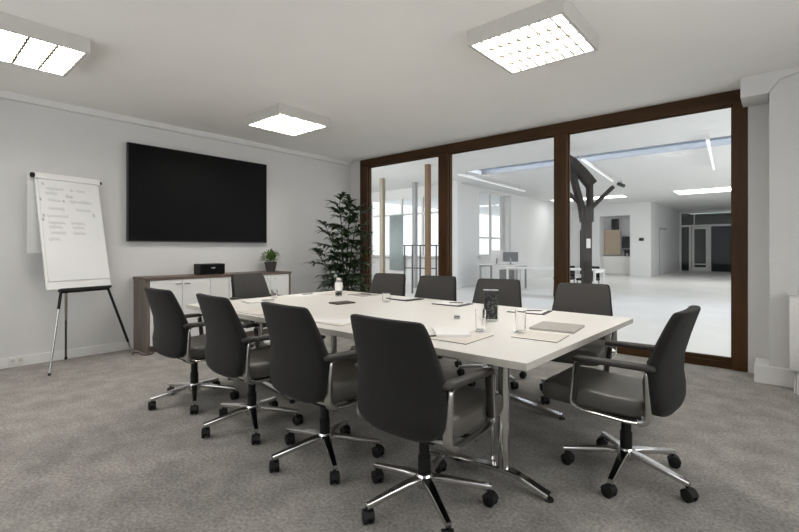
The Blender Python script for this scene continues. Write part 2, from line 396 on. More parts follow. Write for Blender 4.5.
sbox('wall_office_end', 'officewall', -14.15, -14, GY, WY + .15, 0, OZ, label='end wall of the side room beyond the first pane')
w = MB(); w.box(-14, WX - .15, GY, GY + .14, 0, OZ)
struct(w.build('wall_office_near', 'officewall', smooth=False), 'near wall of the side room')
# far wall with the kitchen niche
FY = 22.5
nx0, nx1, nz1 = -6.62, -5.28, 2.83
w = MB()
w.box(LX - .15, nx0, FY, FY + .2, 0, OZ); w.box(nx1, -4.42, FY, FY + .2, 0, OZ); w.box(nx0, nx1, FY, FY + .2, nz1, OZ)
w.box(nx0 - .2, nx1 + .2, FY + 1.0, FY + 1.15, 0, nz1); w.box(nx0 - .2, nx0, FY + .2, FY + 1.0, 0, nz1); w.box(nx1, nx1 + .2, FY + .2, FY + 1.0, 0, nz1); w.box(nx0 - .2, nx1 + .2, FY + .2, FY + 1.15, nz1, nz1 + .1)
struct(w.build('wall_far', 'officewall', smooth=False), 'far white wall of the office with a square niche')
sbox('wall_far_return', 'officewall', -4.57, -4.42, FY + .2, 30.0, 0, OZ, label='white return wall leading to the glazed entrance')
sbox('wall_office_right', 'officewall', 3.4, 3.55, GY + .16, 34.5, 0, OZ, label='right wall of the office, outside the picture')
# the dark lobby behind the glazed entrance
w = MB()
w.box(-4.9, 3.4, 33.8, 33.9, 0, OZ); w.box(-4.9, -4.8, 30.1, 33.8, 0, OZ)
struct(w.build('wall_lobby', 'darkroom', smooth=False), 'dark lobby walls behind the glazed entrance')

# ------------------------------------------------------------------ ceiling lamps of the meeting room
def ceiling_lamp():
    r = empty('ceiling_lamp')
    s = .36; h = .115; q = .025
    body = MB()
    body.box(-s, s, -s, -s + q, -h, 0); body.box(-s, s, s - q, s, -h, 0); body.box(-s, -s + q, -s + q, s - q, -h, 0); body.box(s - q, s, -s + q, s - q, -h, 0); body.box(-s + q, s - q, -s + q, s - q, -.02, 0)
    body.build('housing', 'lampbody', r, smooth=False)
    MB().box(-s + q, s - q, -s + q, s - q, -.075, -.07).build('diffuser', 'diffuser', r, smooth=False)
    l = MB(); k = s - q
    for i in range(1, 4):
        y = -k + 2 * k * i / 4; l.box(-k, k, y - .007, y + .007, -h + .003, -h + .015)
    for j in range(1, 9):
        x = -k + 2 * k * j / 9; l.box(x - .0065, x + .0065, -k, k, -h + .004, -h + .018)
    l.build('louver', 'louver', r, smooth=False)
    return r
lamp = ceiling_lamp()
for i, (x, y, lb) in enumerate(((-1.41, 3.18, 'square white ceiling lamp nearest the glazed partition, lit'),
                                (-4.60, 3.21, 'square white ceiling lamp above the far end of the table, in front of the screen'),
                                (-4.42, .655, 'square white ceiling lamp above the flip chart, cut by the picture edge'))):
    o = lamp if i == 0 else dup(lamp)
    o.location = (x, y, CZ); tag(o, lb, 'ceiling lamp', 'square ceiling lamps of the meeting room')

# ------------------------------------------------------------------ wall screen
tv = empty('wall_screen', (WX, 2.882, 1.957))
tag(tv, 'large black flat screen mounted on the left wall above the sideboard', 'screen')
ty, tz = .972, .612
MB().box(.03, .075, -ty, ty, -tz, tz, bev=.004).build('casing', 'bezel', tv, smooth=False)
MB().box(.075, .0785, -ty + .012, ty - .012, -tz + .016, tz - .012).build('display', 'screen', tv, smooth=False)
MB().box(0, .03, -.45, .45, -.3, .3).build('wall_bracket', 'black', tv, smooth=False)

# ------------------------------------------------------------------ sideboard
sb = empty('sideboard', (WX + .02, 0, 0))
tag(sb, 'low grey-brown wood sideboard with white doors under the screen', 'sideboard')
Y0, Y1, D, SZ = 1.995, 4.03, .43, .905
MB().box(0, D + .012, Y0 - .01, Y1 + .01, SZ - .03, SZ, bev=.002).build('top', 'walnut_h', sb, smooth=False)
cb = MB(); cb.box(0, D, Y0, Y0 + .03, 0, SZ - .03); cb.box(0, D, Y1 - .03, Y1, 0, SZ - .03); cb.box(0, .02, Y0 + .03, Y1 - .03, .06, SZ - .03); cb.box(.02, D - .03, Y0 + .03, Y1 - .03, .05, .08); cb.box(.02, D - .05, Y0 + .03, Y1 - .03, 0, .05)
cb.box(.02, D - .022, 3.015, 3.045, .08, SZ - .03)
cb.build('body', 'walnut', sb, smooth=False)
sp = [2.03, 2.41, 2.77, 3.03, 3.36, 3.68, 4.0]
for i in range(6):
    a_, b_ = sp[i] + .003, sp[i + 1] - .003
    d = MB().box(D - .02, D, a_, b_, .085, SZ - .036, bev=.001).build('door', 'doorwhite', sb, smooth=False)
    hy = {0: b_ - .05, 1: a_ + .05, 2: b_ - .05, 3: a_ + .05, 4: b_ - .05, 5: a_ + .08}[i]
    if i != 2:
        MB().box(D, D + .018, hy - .034, hy - .028, .812, .818).box(D, D + .018, hy + .028, hy + .034, .812, .818).box(D + .014, D + .022, hy - .038, hy + .038, .810, .820).build('handle', 'alu', d, smooth=False)

o = empty('speaker_box', (WX + .25, 2.855, SZ))
tag(o, 'black box-shaped speaker standing on the sideboard under the screen', 'speaker')
MB().box(-.10, .10, -.172, .172, .008, .145, bev=.008).build('body', 'black', o, smooth=False)
MB().box(.10, .104, -.160, .160, .02, .132).build('front_panel', 'screen', o, smooth=False)
MB().box(.104, .1055, -.03, .03, .085, .098).build('badge', 'alu', o, smooth=False)
for q in (-.160, .140): MB().box(-.09, .09, q, q + .02, 0, .008).build('foot', 'black', o, smooth=False)

def leaf(mb, base, direction, L, wdt, droop, up=Vector((0, 0, 1)), n=5):
    d = Vector(direction).normalized(); side = d.cross(up)
    if side.length < 1e-3: side = Vector((1, 0, 0))
    side.normalize(); nm = side.cross(d)
    prev = None; pts = []
    for i in range(n + 1):
        t = i / n
        p = Vector(base) + d * L * t - Vector((0, 0, 1)) * droop * L * t * t
        ww = wdt * math.sin(PI * min(1, .08 + .92 * t) ** .75) * .5 if i < n else 0.0006
        pts.append((p, max(ww, .0006)))
    vs = [(mb.bm.verts.new(p - side * w_ + nm * w_ * .22), mb.bm.verts.new(p), mb.bm.verts.new(p + side * w_ + nm * w_ * .22)) for p, w_ in pts]
    for a_, b_ in zip(vs, vs[1:]):
        mb.bm.faces.new((a_[0], a_[1], b_[1], b_[0])); mb.bm.faces.new((a_[1], a_[2], b_[2], b_[1]))

o = empty('potted_plant', (WX + .25, 3.81, SZ))
tag(o, 'small bushy green plant in a dark tapered pot on the sideboard', 'plant')
MB().lathe([(.062, 0), (.066, .01), (.092, .135), (.095, .15), (.086, .15), (.082, .125), (.0001, .125)]).build('pot', 'potgrey', o)
MB().cyl((0, 0), .083, .12, .132).build('soil', 'soil', o)
fl = MB()
for k in range(430):
    th = random.uniform(0, 2 * PI); el = random.uniform(-.15, 1.45); rr = random.uniform(.03, .135)
    ce = math.cos(el)
    p = Vector((rr * ce * math.cos(th) * 1.15, rr * ce * math.sin(th) * 1.15, .165 + rr * math.sin(el) * 1.15))
    d = Vector((ce * math.cos(th), ce * math.sin(th), math.sin(el) + .5 + random.uniform(-.3, .3)))
    leaf(fl, p, d, random.uniform(.035, .065), random.uniform(.016, .026), random.uniform(.1, .5), n=3)
fl.build('foliage', 'leaf2', o, angle=60)

# ------------------------------------------------------------------ flip chart
fc = empty('flip_chart', (0, 0, 0))
tag(fc, 'white flip chart with handwritten notes on a tripod easel by the left wall', 'flip chart')
BL = Vector((-5.52, 1.02, .84)); ux = Vector((-.236, .972, 0)).normalized(); n2 = Vector((.97, .236, 0)).normalized()
uz = (Vector((-.315, -.045, 1.20)))
bh = uz.length; uz.normalize(); un = ux.cross(uz).normalized()
BWd = .615
mtx = Matrix(((ux.x, uz.x, un.x, BL.x), (ux.y, uz.y, un.y, BL.y), (ux.z, uz.z, un.z, BL.z), (0, 0, 0, 1)))   # board space: x across, y up, z out
if un.x < 0: raise RuntimeError('board faces the wall')
def at(x, y, z=0): return mtx @ Vector((x, y, z))
MB().box(0, BWd, 0, bh, -.02, 0, bev=.004, mtx=mtx).build('board', 'doorwhite', fc, smooth=False)
pp = MB().box(.02, BWd - .012, .085, bh - .03, .003, .009, mtx=mtx).build('paper_pad', 'flippaper', fc, smooth=False)
MB().box(-.01, BWd + .01, bh - .062, bh + .004, .0, .024, bev=.006, mtx=mtx).build('clamp_bar', 'doorwhite', fc, smooth=False)
MB().tube([at(-.035, bh - .03, .01), at(-.01, bh - .03, .01)], .026, 12).build('clamp_knob', 'black', fc); MB().tube([at(BWd + .01, bh - .035, .01), at(BWd + .028, bh - .035, .01)], .018, 12).build('clamp_knob', 'black', fc)
MB().box(.10, BWd - .02, -.028, -.002, -.015, .05, bev=.003, mtx=mtx).build('pen_tray', 'black', fc, smooth=False)
ts = MB(); top = at(.0, bh, -.03)
for (dx, zl) in ((0, .82),):
    a_ = at(-.045, bh - .01, -.028); b_ = at(BWd - .05, bh - .01, -.028)
    ts.quad(a_, b_, b_ - Vector((.02, 0, zl)), a_ - Vector((.02, 0, zl)))
    ts.quad(a_ - Vector((.006, .004, 0)), a_ - Vector((.024, .004, zl - .02)), b_ - Vector((.024, 0, zl - .02)), b_ - Vector((.006, 0, 0)))
ts.build('turned_sheets', 'flippaper', fc, smooth=False)
# handwriting: rows of cursive strokes on the paper
hw = MB(); rng = random.Random(5)
def word(x, y, length, hgt, slope=0.0):
    nst = max(3, int(length / .015)); pts = []
    for i in range(nst * 4 + 1):
        t = i / (nst * 4); ph = i / 4 * 2 * PI
        a_ = hgt * (.32 + .25 * rng.random()) * (1.7 if rng.random() < .10 else 1)
        pts.append((x + length * t + .003 * math.cos(ph), y + slope * length * t + a_ * math.sin(ph)))
    for p, q in zip(pts, pts[1:]):
        d = Vector((q[0] - p[0], q[1] - p[1])); 
        if d.length < 1e-5: continue
        d.normalize(); nn = Vector((-d.y, d.x)) * .0009
        hw.quad(at(p[0] - nn.x, p[1] - nn.y, .0098), at(q[0] - nn.x, q[1] - nn.y, .0098), at(q[0] + nn.x, q[1] + nn.y, .0098), at(p[0] + nn.x, p[1] + nn.y, .0098))
def row(f, *ws):
    for x, l in ws: word(x * BWd, bh * (1 - f), l * BWd, .033)
row(.092, (.08, .04)); row(.128, (.14, .26), (.50, .05), (.60, .14)); row(.172, (.12, .18)); row(.188, (.42, .12)); row(.19, (.43, .10))
row(.232, (.03, .02), (.15, .20), (.38, .012), (.47, .36)); row(.305, (.14, .24), (.56, .25)); row(.345, (.83, .035))
row(.372, (.05, .03), (.11, .32)); row(.41, (.04, .02)); row(.43, (.12, .25), (.46, .22)); row(.468, (.12, .20), (.48, .18)); row(.52, (.13, .24), (.47, .20)); row(.575, (.10, .16))
hw.build('lettering', 'ink', pp, smooth=False)
def leg(name, a, b_, split, m1, m2, tip):
    a, b_ = Vector(a), Vector(b_); mid = a.lerp(b_, split)
    l = MB().tube([a, mid], .0135, 10).build(name, m1, fc)
    MB().tube([mid, a.lerp(b_, .985)], .0105, 10).build('extension', m2, l)
    MB().tube([a.lerp(b_, .972), b_], .0135, 10).build('rubber_foot', tip, l)
leg('leg', at(.125, -.02, -.005), (-5.400, 1.017, 0.012), .22, 'black', 'alu', 'black')
leg('leg', at(BWd - .035, -.02, -.005), (-5.735, 1.862, 0.012), .80, 'black', 'alu', 'alu')
leg('leg', at(.19, .05, -.035), (-6.085, 1.295, 0.012), .45, 'alu', 'steelgrey', 'black')
MB().tube([at(.125, -.03, -.01), at(.19, -.03, -.02), at(BWd - .035, -.03, -.01)], .012, 8).build('brace', 'black', fc)

# wall socket, cable
o = empty('wall_socket', (WX + .018, .877, .067))
tag(o, 'white double power socket on the skirting below the flip chart', 'socket')
MB().box(0, .010, -.066, .066, -.036, .036, bev=.004).build('plate', 'trimwhite', o, smooth=False)
for y in (-.032, .032):
    so = MB().rings([[Vector((x, y + .022 * math.cos(2 * PI * k / 16), .022 * math.sin(2 * PI * k / 16))) for k in range(16)] for x in (.010, .0125)]).build('outlet', 'lampbody', o)
    MB().box(.0125, .0132, y - .010, y - .007, -.004, .004).box(.0125, .0132, y + .007, y + .010, -.004, .004).build('contact_holes', 'black', so, smooth=False)
cpts = fillet([(WX + .06, 1.96, .008), (-5.95, 1.88, .008), (-5.80, 1.96, .008), (-5.66, 1.92, .008), (-5.60, 1.99, .008), (-5.665, 2.06, .008)], .08)
tag(MB().tube(cpts, .007, 6).build('power_cable', 'cable'), 'thin dark cable lying on the carpet beside the sideboard', 'cable')

# ------------------------------------------------------------------ tall palm
pl = empty('potted_palm', (-5.44, 4.90, 0))
tag(pl, 'tall dark green potted palm in the corner by the glazed partition', 'plant')
MB().lathe([(.15, 0), (.16, .01), (.195, .33), (.20, .35), (.185, .35), (.18, .31), (.0001, .31)], n=28).build('planter', 'potblack', pl)
MB().cyl((0, 0), .182, .30, .318).build('soil', 'soil', pl)
rng = random.Random(21)
STE = [((0, 0), (-.06, -.05), 2.02), ((.05, .03), (.16, .10), 1.86), ((-.05, .02), (-.22, -.18), 1.62), ((.03, -.06), (.30, .22), 1.42), ((-.04, -.05), (-.30, -.26), 1.20), ((.0, .05), (.04, .04), 1.95), ((.02, .0), (.12, -.2), 1.30)]
for (b0, b1, H) in STE:
    pts = [Vector((b0[0] + (b1[0]) * t * t, b0[1] + (b1[1]) * t * t, .30 + (H - .30) * t)) for t in (0, .2, .4, .6, .8, 1)]
    st = MB().tube(pts, [.013, .012, .011, .010, .008, .004], 8).build('stem', 'stem', pl)
    fr = MB()
    z = .50; az = rng.uniform(0, 6)
    while z < H + .02:
        t = (z - .30) / (H - .30); base = Vector((b0[0] + b1[0] * t * t, b0[1] + b1[1] * t * t, z))
        az += 2.4
        el = .35 + .65 * t ** 3 + rng.uniform(-.15, .15)
        L = rng.uniform(.26, .40) * (1.0 - .35 * t ** 2)
        d = Vector((math.cos(az) * math.cos(el), math.sin(az) * math.cos(el), math.sin(el)))
        rp = [base + d * L * q - Vector((0, 0, .30 * L * q * q)) for q in (0, .25, .5, .75, 1)]
        # keep clear of the walls
        ok = all(-.60 < p.x < .75 and p.y < .68 for p in rp)
        if not ok:
            L *= .55; rp = [base + d * L * q - Vector((0, 0, .30 * L * q * q)) for q in (0, .25, .5, .75, 1)]
        fr.tube(rp, [.004, .0035, .003, .0025, .0015], 5)
        sd = d.cross(Vector((0, 0, 1))).normalized()
        for q in (.30, .47, .64, .82, 1.0):
            p = base + d * L * q - Vector((0, 0, .30 * L * q * q))
            for sgn in ((-1, 1) if q < 1 else (0,)):
                ld = d * (.75 if sgn else 1.0) + sd * sgn * rng.uniform(.55, .95) + Vector((0, 0, rng.uniform(-.05, .30)))
                ll = rng.uniform(.17, .235); tip = p + ld.normalized() * ll
                if tip.x < -.66 or tip.y > .72: ll *= .5
                tip = p + ld.normalized() * ll
                if tip.x < -.67 or tip.y > .74: continue
                leaf(fr, p, ld, ll, rng.uniform(.056, .076), rng.uniform(.25, .75))
        z += rng.uniform(.055, .085)
    fr.build('fronds', 'leaf', st, angle=60)

# ------------------------------------------------------------------ conference table
TZ = .74
tb = empty('conference_table', (-2.48, 2.72, 0))
tag(tb, 'long white-topped conference table on chrome legs in the middle of the room', 'table')
TX0, TX1, TY0, TY1 = -4.14 + 2.48, -.822 + 2.48, 1.80 - 2.72, 3.625 - 2.72
tt = MB(); 
outl = [(TX0, TY0 - .02), (TX1 - .032, TY0 + .055), (TX1 + .004, TY1 - .045), (TX0, TY1 + .02)]
tt.rings([[Vector((x * q, y * q2, z)) for x, y in outl] for z, q, q2 in ((TZ - .036, .9985, .998), (TZ - .0345, 1, 1), (TZ - .001, 1, 1), (TZ, .9992, .9988))])
tto = tt.build('tabletop', 'table', tb, smooth=False)
tto.data.materials.append(M['tableedge'])
for p in tto.data.polygons:
    if abs(p.normal.z) < .3: p.material_index = 1
MB().box(TX0 + .25, TX1 - .3, -.04, .04, TZ - .085, TZ - .0365).box(TX1 - .45, TX1 - .37, TY0 + .2, TY1 - .2, TZ - .075, TZ - .0365).box(TX0 + .3, TX0 + .38, TY0 + .2, TY1 - .2, TZ - .075, TZ - .0365).build('underframe', 'steelgrey', tb, smooth=False)
def table_leg(cx, cy, xa, xb):
    cx -= -2.48; cy -= 2.72; xa -= -2.48; xb -= -2.48
    l = MB()
    l.tube([(cx, cy, .085), (cx, cy, TZ - .0375)], .031, 20); l.build('leg', 'chrome', tb)
    MB().tube([(cx - .085, cy + .045, .070), (cx - .085, cy + .045, TZ - .0375)], .016, 12).build('side_tube', 'chrome', tb)
    f = MB(); s1 = math.copysign(1, xb - cx)
    f.bar(fillet([(xa, cy, .022), (cx - .06, cy, .075), (cx + .06, cy, .078), (xb, cy, .022)], .09), .052, .026, (0, 1, 0))
    lf = f.build('foot', 'chrome', tb)
    for x in (xa, xb): MB().lathe([(.022, 0), (.024, .004), (.020, .014)], (x, cy), 14).build('glide', 'black', lf)
table_leg(-1.115, 2.14, -1.62, -.868)
table_leg(-1.70, 3.23, -2.20, -1.215)
table_leg(-3.50, 2.14, -4.00, -3.00)
table_leg(-3.75, 3.23, -4.10, -3.25)

# ------------------------------------------------------------------ office chairs
def make_chair():
    r = empty('office_chair')
    # backrest: tapered upholstered shell, thin at the top and wrapping under at the bottom
    Z = [.408, .414, .426, .445, .475, .53, .60, .70, .80, .88, .916, .935, .943, .945]
    Wd = [.120, .165, .200, .225, .246, .257, .257, .247, .234, .224, .217, .210, .199, .182]
    def yr(z): 
        t = (z - .40) / .55
        return -.255 - .018 * math.sin(PI * max(0, 1 - t / .42) * .9) - .088 * max(0, t - .42) ** 1.25 / .58 ** 1.25 + (.05 * ((.47 - z) / .085) ** 2 if z < .47 else 0)
    def th(z):
        t = (z - .40) / .55
        return .105 - .052 * t
    rings = []
    for i, (z, wd) in enumerate(zip(Z, Wd)):
        y1 = yr(z); tk = th(z)
        if i == len(Z) - 1: y1 -= .0; tk *= .55
        elif i == len(Z) - 2: tk *= .8
        elif i == 0: tk *= .6
        cy = y1 + th(z) / 2
        sec = []
        for (x, y) in superell(0, 0, wd, tk / 2, 40, 5.0):
            yy = cy + y + .030 * (x / .23) ** 2         # slight wrap round the sitter
            sec.append(Vector((x, yy, z)))
        rings.append(sec)
    bk = MB().rings(rings).build('backrest', 'fabric', r, angle=55)
    rings = []
    for z, wd in zip(Z[4:], Wd[4:]):
        cy = yr(z) + th(z) - .006
        q = {0: .90, len(Z) - 5: .80}.get(Z[4:].index(z), .965)
        rings.append([Vector((x, cy + y + .030 * (x / .23) ** 2, z - .004)) for x, y in superell(0, 0, wd * q, .0125, 40, 4.0)])
    MB().rings(rings).build('back_cushion', 'backfront', bk, angle=55)
    # seat cushion
    Yp = [-.150, -.146, -.135, -.09, .02, .14, .25, .33, .368, .384, .389]
    rings = []
    for i, y in enumerate(Yp):
        t = (y + .205) / .56
        hw = [.205, .224, .233, .237, .238, .238, .238, .237, .233, .224, .206][i]
        zt = [.480, .494, .500, .498, .496, .502, .508, .508, .503, .492, .470][i]
        zb = [.420, .408, .396, .388, .382, .380, .379, .379, .383, .395, .415][i]
        sec = []
        for (x, z) in superell(0, (zt + zb) / 2, hw, (zt - zb) / 2, 40, 5.5):
            sec.append(Vector((x, y, z - .008 * (1 - (x / .24) ** 2) * (1 if z > (zt + zb) / 2 else 0))))
        rings.append(sec)
    MB().rings(rings).build('seat', 'seatfabric', r, angle=55)
    sh = MB(); sh.box(-.15, .15, -.13, .22, .366, .386, bev=.008); sh.build('seat_pan', 'black', r, smooth=False)
    # arm loops
    for s in (-1, 1):
        x = s * .262
        loop = fillet([(x, -.178, .398), (x, -.165, .660), (x, .178, .655), (x, .200, .415), (x, .15, .394), (x, -.08, .386)], [.085, .035, .03, .035, .05, .05], closed=True)
        tm = [2.3 if p.y < -.13 and p.z < .62 else 1.0 for p in loop]
        a = MB().bar(loop, .042, .013, (1, 0, 0), closed=True, tmul=tm).build('armrest', 'alu', r)
        pd = MB(); rings = []
        for (y, hw_, z0, z1) in ((-.202, .020, .661, .674), (-.194, .027, .655, .681), (-.16, .029, .653, .685), (.10, .029, .649, .680), (.17, .028, .647, .676), (.19, .022, .650, .668)):
            rings.append([Vector((x + p[0], y, p[1])) for p in superell(0, (z0 + z1) / 2, hw_, (z1 - z0) / 2, 20, 3.5)])
        pd.rings(rings).build('arm_pad', 'pad', a)
        MB().bar([(x, .164, .634), (x, .188, .435)], .034, .014, (1, 0, 0)).build('arm_liner', 'pad', a)
        MB().tube([(x - s * .018, .03, .384), (s * .12, .03, .372)], .012, 8).build('arm_bracket', 'black', a)
    # slim band under the back joining the two arms
    pts = fillet([(-.250, -.145, .418), (-.215, -.150, .408), (-.12, -.150, .401), (.12, -.150, .401), (.215, -.150, .408), (.250, -.145, .418)], .06)
    MB().bar(pts, .020, .012, (0, .25, 1)).build('back_band', 'alu', r)
    # mechanism, column
    m = MB(); m.box(-.07, .07, -.07, .12, .325, .366, bev=.012); m.tube([(.06, .08, .345), (.18, .08, .352), (.225, .08, .356)], .007, 8); m.tube([(.205, .08, .355), (.245, .08, .357)], .012, 8)
    m.build('tilt_mechanism', 'black', r)
    MB().lathe([(.031, .10), (.031, .235), (.026, .24), (.026, .345), (.040, .35)], n=20).build('gas_column', 'black', r)
    MB().lathe([(.038, .085), (.046, .095), (.046, .135), (.036, .150)], n=20).build('hub', 'chrome', r)
    for k in range(5):
        l = MB()
        path = [(.030, 0, .128), (.10, 0, .122), (.20, 0, .106), (.298, 0, .090), (.325, 0, .086)]
        l.bar(path, .050, .026, (0, 1, 0), wmul=[1.0, .92, .74, .62, .56])
        lo = l.build('leg', 'chrome', r); lo.rotation_euler = (0, 0, 2 * PI * k / 5)
        cs = MB()
        cs.cyl((.313, 0), .0075, .05, .082, 10)
        ca = .9 + k * 1.7
        mt = Matrix.Translation((.313, 0, 0)) @ Matrix.Rotation(ca, 4, 'Z') @ Matrix.Translation((0, -.010, 0))
        c2 = MB()
        c2.cylx((0, 0, .031), .031, -.027, -.006, 18, .003); c2.cylx((0, 0, .031), .031, .006, .027, 18, .003); c2.cylx((0, 0, .033), .024, -.007, .007, 14)
        c2.rings([[Vector((x, .0 + q * math.cos(a_), .033 + q * math.sin(a_))) for a_ in (0.15, .6, 1.1, 1.57, 2.05, 2.5, 3.0)] + [Vector((x, -.018, .034)), Vector((x, .018, .034))] for x, q in ((-.024, .034), (.024, .034))])
        bmesh.ops.transform(c2.bm, matrix=mt, verts=c2.bm.verts)
        me = bpy.data.meshes.new('tmp'); c2.bm.to_mesh(me); c2.bm.free(); cs.bm.from_mesh(me); bpy.data.meshes.remove(me)
        cs.build('caster', 'black', lo)
    return r
chair = make_chair()
R = math.radians
# x, y, facing (world angle of the sitting direction, deg), leg phase (deg), label
CH = [
 (-3.652, 1.64, 91, 48, 'charcoal office chair nearest the flip chart, seen from behind'),
 (-2.828, 1.675, 87, 46, 'charcoal office chair seen from behind, second in the row from the flip chart'),
 (-2.072, 1.71, 88, 42, 'charcoal office chair seen from behind, third in the row from the flip chart'),
 (-1.325, 1.72, 90, 38, 'charcoal office chair seen from behind, largest and nearest, by the chrome table leg'),
 (-.648, 2.68, 178, 55, 'charcoal office chair at the right-hand head of the table, seen from its side'),
 (-4.70, 2.90, 2, 20, 'charcoal office chair at the far head of the table in front of the sideboard'),
 (-3.61, 3.80, 284, 12, 'charcoal office chair across the table in front of the first glass pane, beside the palm'),
 (-2.86, 3.78, 284, 30, 'charcoal office chair across the table beside the second timber post'),
 (-2.09, 3.76, 284, 50, 'charcoal office chair across the table behind the tall black-patterned holder'),
 (-1.275, 3.72, 278, 26, 'charcoal office chair across the table at the third timber post, behind the taupe folder'),
]
for i, (x, y, a, ph, lb) in enumerate(CH):
    o = chair if i == 0 else dup(chair)
    o.location = (x, y, 0); o.rotation_euler = (0, 0, R(a - 90)); tag(o, lb, 'office chair', 'charcoal office chairs around the table')
    k = 0
    for ch in o.children:
        if ch.name.split('.')[0] == 'leg':
            ch.rotation_euler = (0, 0, R(ph + 72 * k - (a - 90))); k += 1

# ------------------------------------------------------------------ things on the table
def rect(name, m, cx, cy, w_, h_, ang, z0, t, label, cat, parent=None, bev=.001, group=None):
    mt = Matrix.Translation((cx, cy, 0)) @ Matrix.Rotation(R(ang), 4, 'Z')
    o = MB().box(-w_ / 2, w_ / 2, -h_ / 2, h_ / 2, z0, z0 + t, bev=bev, mtx=mt).build(name, m, parent, smooth=False)
    if name == 'desk_pad':
        o.data.materials.append(M['padedge'])
        for p in o.data.polygons:
            if p.normal.z < .9: p.material_index = 1
    if parent is None: tag(o, label, cat, group)
    return o
def pen(cx, cy, ang, z, label, m='black'):
    o = empty('pen', (cx, cy, z + .0045), R(ang)); tag(o, label, 'pen')
    MB().tube([(-.06, 0, 0), (.05, 0, 0), (.066, 0, 0)], [.0042, .0042, .001], 8).build('barrel', m, o)
    MB().tube([(-.068, 0, 0), (-.058, 0, 0)], .0045, 8).build('cap', 'alu', o)
z = TZ + .0002
rect('desk_pad', 'tan', -1.42, 2.16, .30, .32, 2, z, .004, 'tan desk pad in front of the nearest chair seen from behind', 'desk pad')
rect('notebook', 'paper', -1.50, 2.21, .20, .24, 42, z + .0045, .014, 'white open notepad lying on the pad by the nearest chair', 'notepad')
pen(-1.50, 2.07, 60, z + .0045, 'dark pen beside the white notepad of the nearest chair')
rect('desk_pad', 'tan', -1.055, 2.475, .26, .24, 5, z, .004, 'tan desk pad near the table end, in front of the taupe folder', 'desk pad')
rect('folder', 'taupe', -1.085, 2.81, .27, .29, 6, z, .014, 'closed taupe folder on the table before the right-hand head chair', 'folder')
rect('folder', 'darkfolder', -1.54, 3.40, .30, .25, 8, z, .005, 'dark flat folder with a white sheet, behind the patterned holder', 'folder')
rect('paper_sheet', 'paper', -1.55, 3.40, .26, .21, 8, z + .0055, .002, 'white sheet on the dark folder behind the patterned holder', 'paper')
pen(-1.50, 3.40, 35, z + .008, 'dark pen on the white sheet behind the patterned holder')
rect('folder', 'darkfolder', -2.29, 3.40, .30, .25, 2, z, .006, 'dark folder with white sheet and pen, before the chair by the second timber post', 'folder')
rect('paper_sheet', 'paper', -2.31, 3.40, .25, .20, 2, z + .0065, .002, 'white sheet on the dark folder near the second timber post', 'paper')
pen(-2.26, 3.42, 30, z + .009, 'dark pen on the sheet near the second timber post')
rect('folder', 'darkfolder', -2.88, 3.42, .29, .26, -4, z, .008, 'thick dark folder with papers beside the short clear glass', 'folder')
rect('paper_sheet', 'paper', -2.91, 3.42, .24, .20, -4, z + .0085, .004, 'white papers on the thick dark folder beside the short glass', 'paper')
rect('folder', 'taupe', -3.50, 3.44, .28, .23, -6, z, .006, 'small dark taupe folder near the palm on the far table edge', 'folder')
pen(-3.47, 3.44, 20, z + .0065, 'dark pen on the small folder near the palm')
rect('notebook', 'brownbook', -3.11, 2.775, .15, .20, -8, z, .012, 'closed dark brown notebook lying alone in the middle of the table', 'notebook')
rect('desk_pad', 'tan', -2.36, 2.05, .32, .24, 4, z, .003, 'tan desk pad with white papers, before the third chair seen from behind', 'desk pad')
rect('paper_sheet', 'paper', -2.37, 2.06, .27, .19, 9, z + .0035, .003, 'white papers on the tan pad between the two nearest chairs seen from behind', 'paper')
rect('desk_pad', 'tan', -3.18, 1.97, .30, .26, 3, z, .003, 'tan desk pad before the second chair from the flip chart', 'desk pad')
rect('folder', 'taupe', -3.83, 2.33, .19, .27, -10, z, .003, 'thin taupe folder at the far table end near the flip-chart side', 'folder')
rect('paper_sheet', 'paper', -3.83, 2.34, .15, .22, -4, z + .0035, .002, 'white sheet on the thin taupe folder at the far table end', 'paper')
pen(-3.79, 2.42, 70, z + .006, 'dark pen on the sheet at the far table end')
rect('paper_sheet', 'paper', -3.98, 2.98, .21, .29, 3, z, .002, 'white sheet lying before the chair at the far head of the table', 'paper')
rect('paper_sheet', 'tan', -3.87, 3.30, .22, .28, 12, z, .002, 'cream sheet on the far table corner near the palm', 'paper')
pen(-3.99, 3.05, 80, z + .0022, 'dark pen on the sheet at the far head of the table')

def tumbler(name, x, y, r, h, label, cat, foot=.012, group=None):
    o = MB().lathe([(r * .82, 0), (r * .9, .002), (r, h), (r - .003, h), (r * .9 - .004, foot), (.0001, foot)], n=28).build(name, 'glassware')
    o.location = (x, y, z); return tag(o, label, cat, group)
tumbler('drinking_glass', -1.405, 2.395, .033, .135, 'tall clear drinking glass to the left of the patterned holder', 'glass', group='tall clear glasses on the table')
tumbler('drinking_glass', -1.20, 2.52, .033, .135, 'tall clear drinking glass on the tan pad by the taupe folder', 'glass', group='tall clear glasses on the table')
o = tumbler('drinking_glass', -2.865, 3.12, .042, .085, 'short clear glass beside the thick dark folder', 'glass')
o = tumbler('drinking_glass', -3.99, 2.62, .033, .085, 'short clear glass at the far head of the table', 'glass')
v = empty('glass_jug', (-3.62, 3.18, z)); tag(v, 'tall clear jug with a frosted label standing before the palm', 'jug')
MB().lathe([(.034, 0), (.036, .003), (.040, .195), (.038, .198), (.036, .195), (.032, .012), (.0001, .012)], n=28).build('vessel', 'glassware', v)
MB().lathe([(.0385, .06), (.0390, .06), (.0412, .15), (.0407, .15)], n=28, cap=False).build('label_band', 'paper', v)
MB().lathe([(.0310, .0125), (.0325, .04), (.0001, .04)], n=24).build('pebbles', 'soil', v)
v = empty('card_holder', (-1.555, 2.79, z), R(36)); tag(v, 'clear upright table holder with a black patterned card, in the middle of the table', 'card holder')
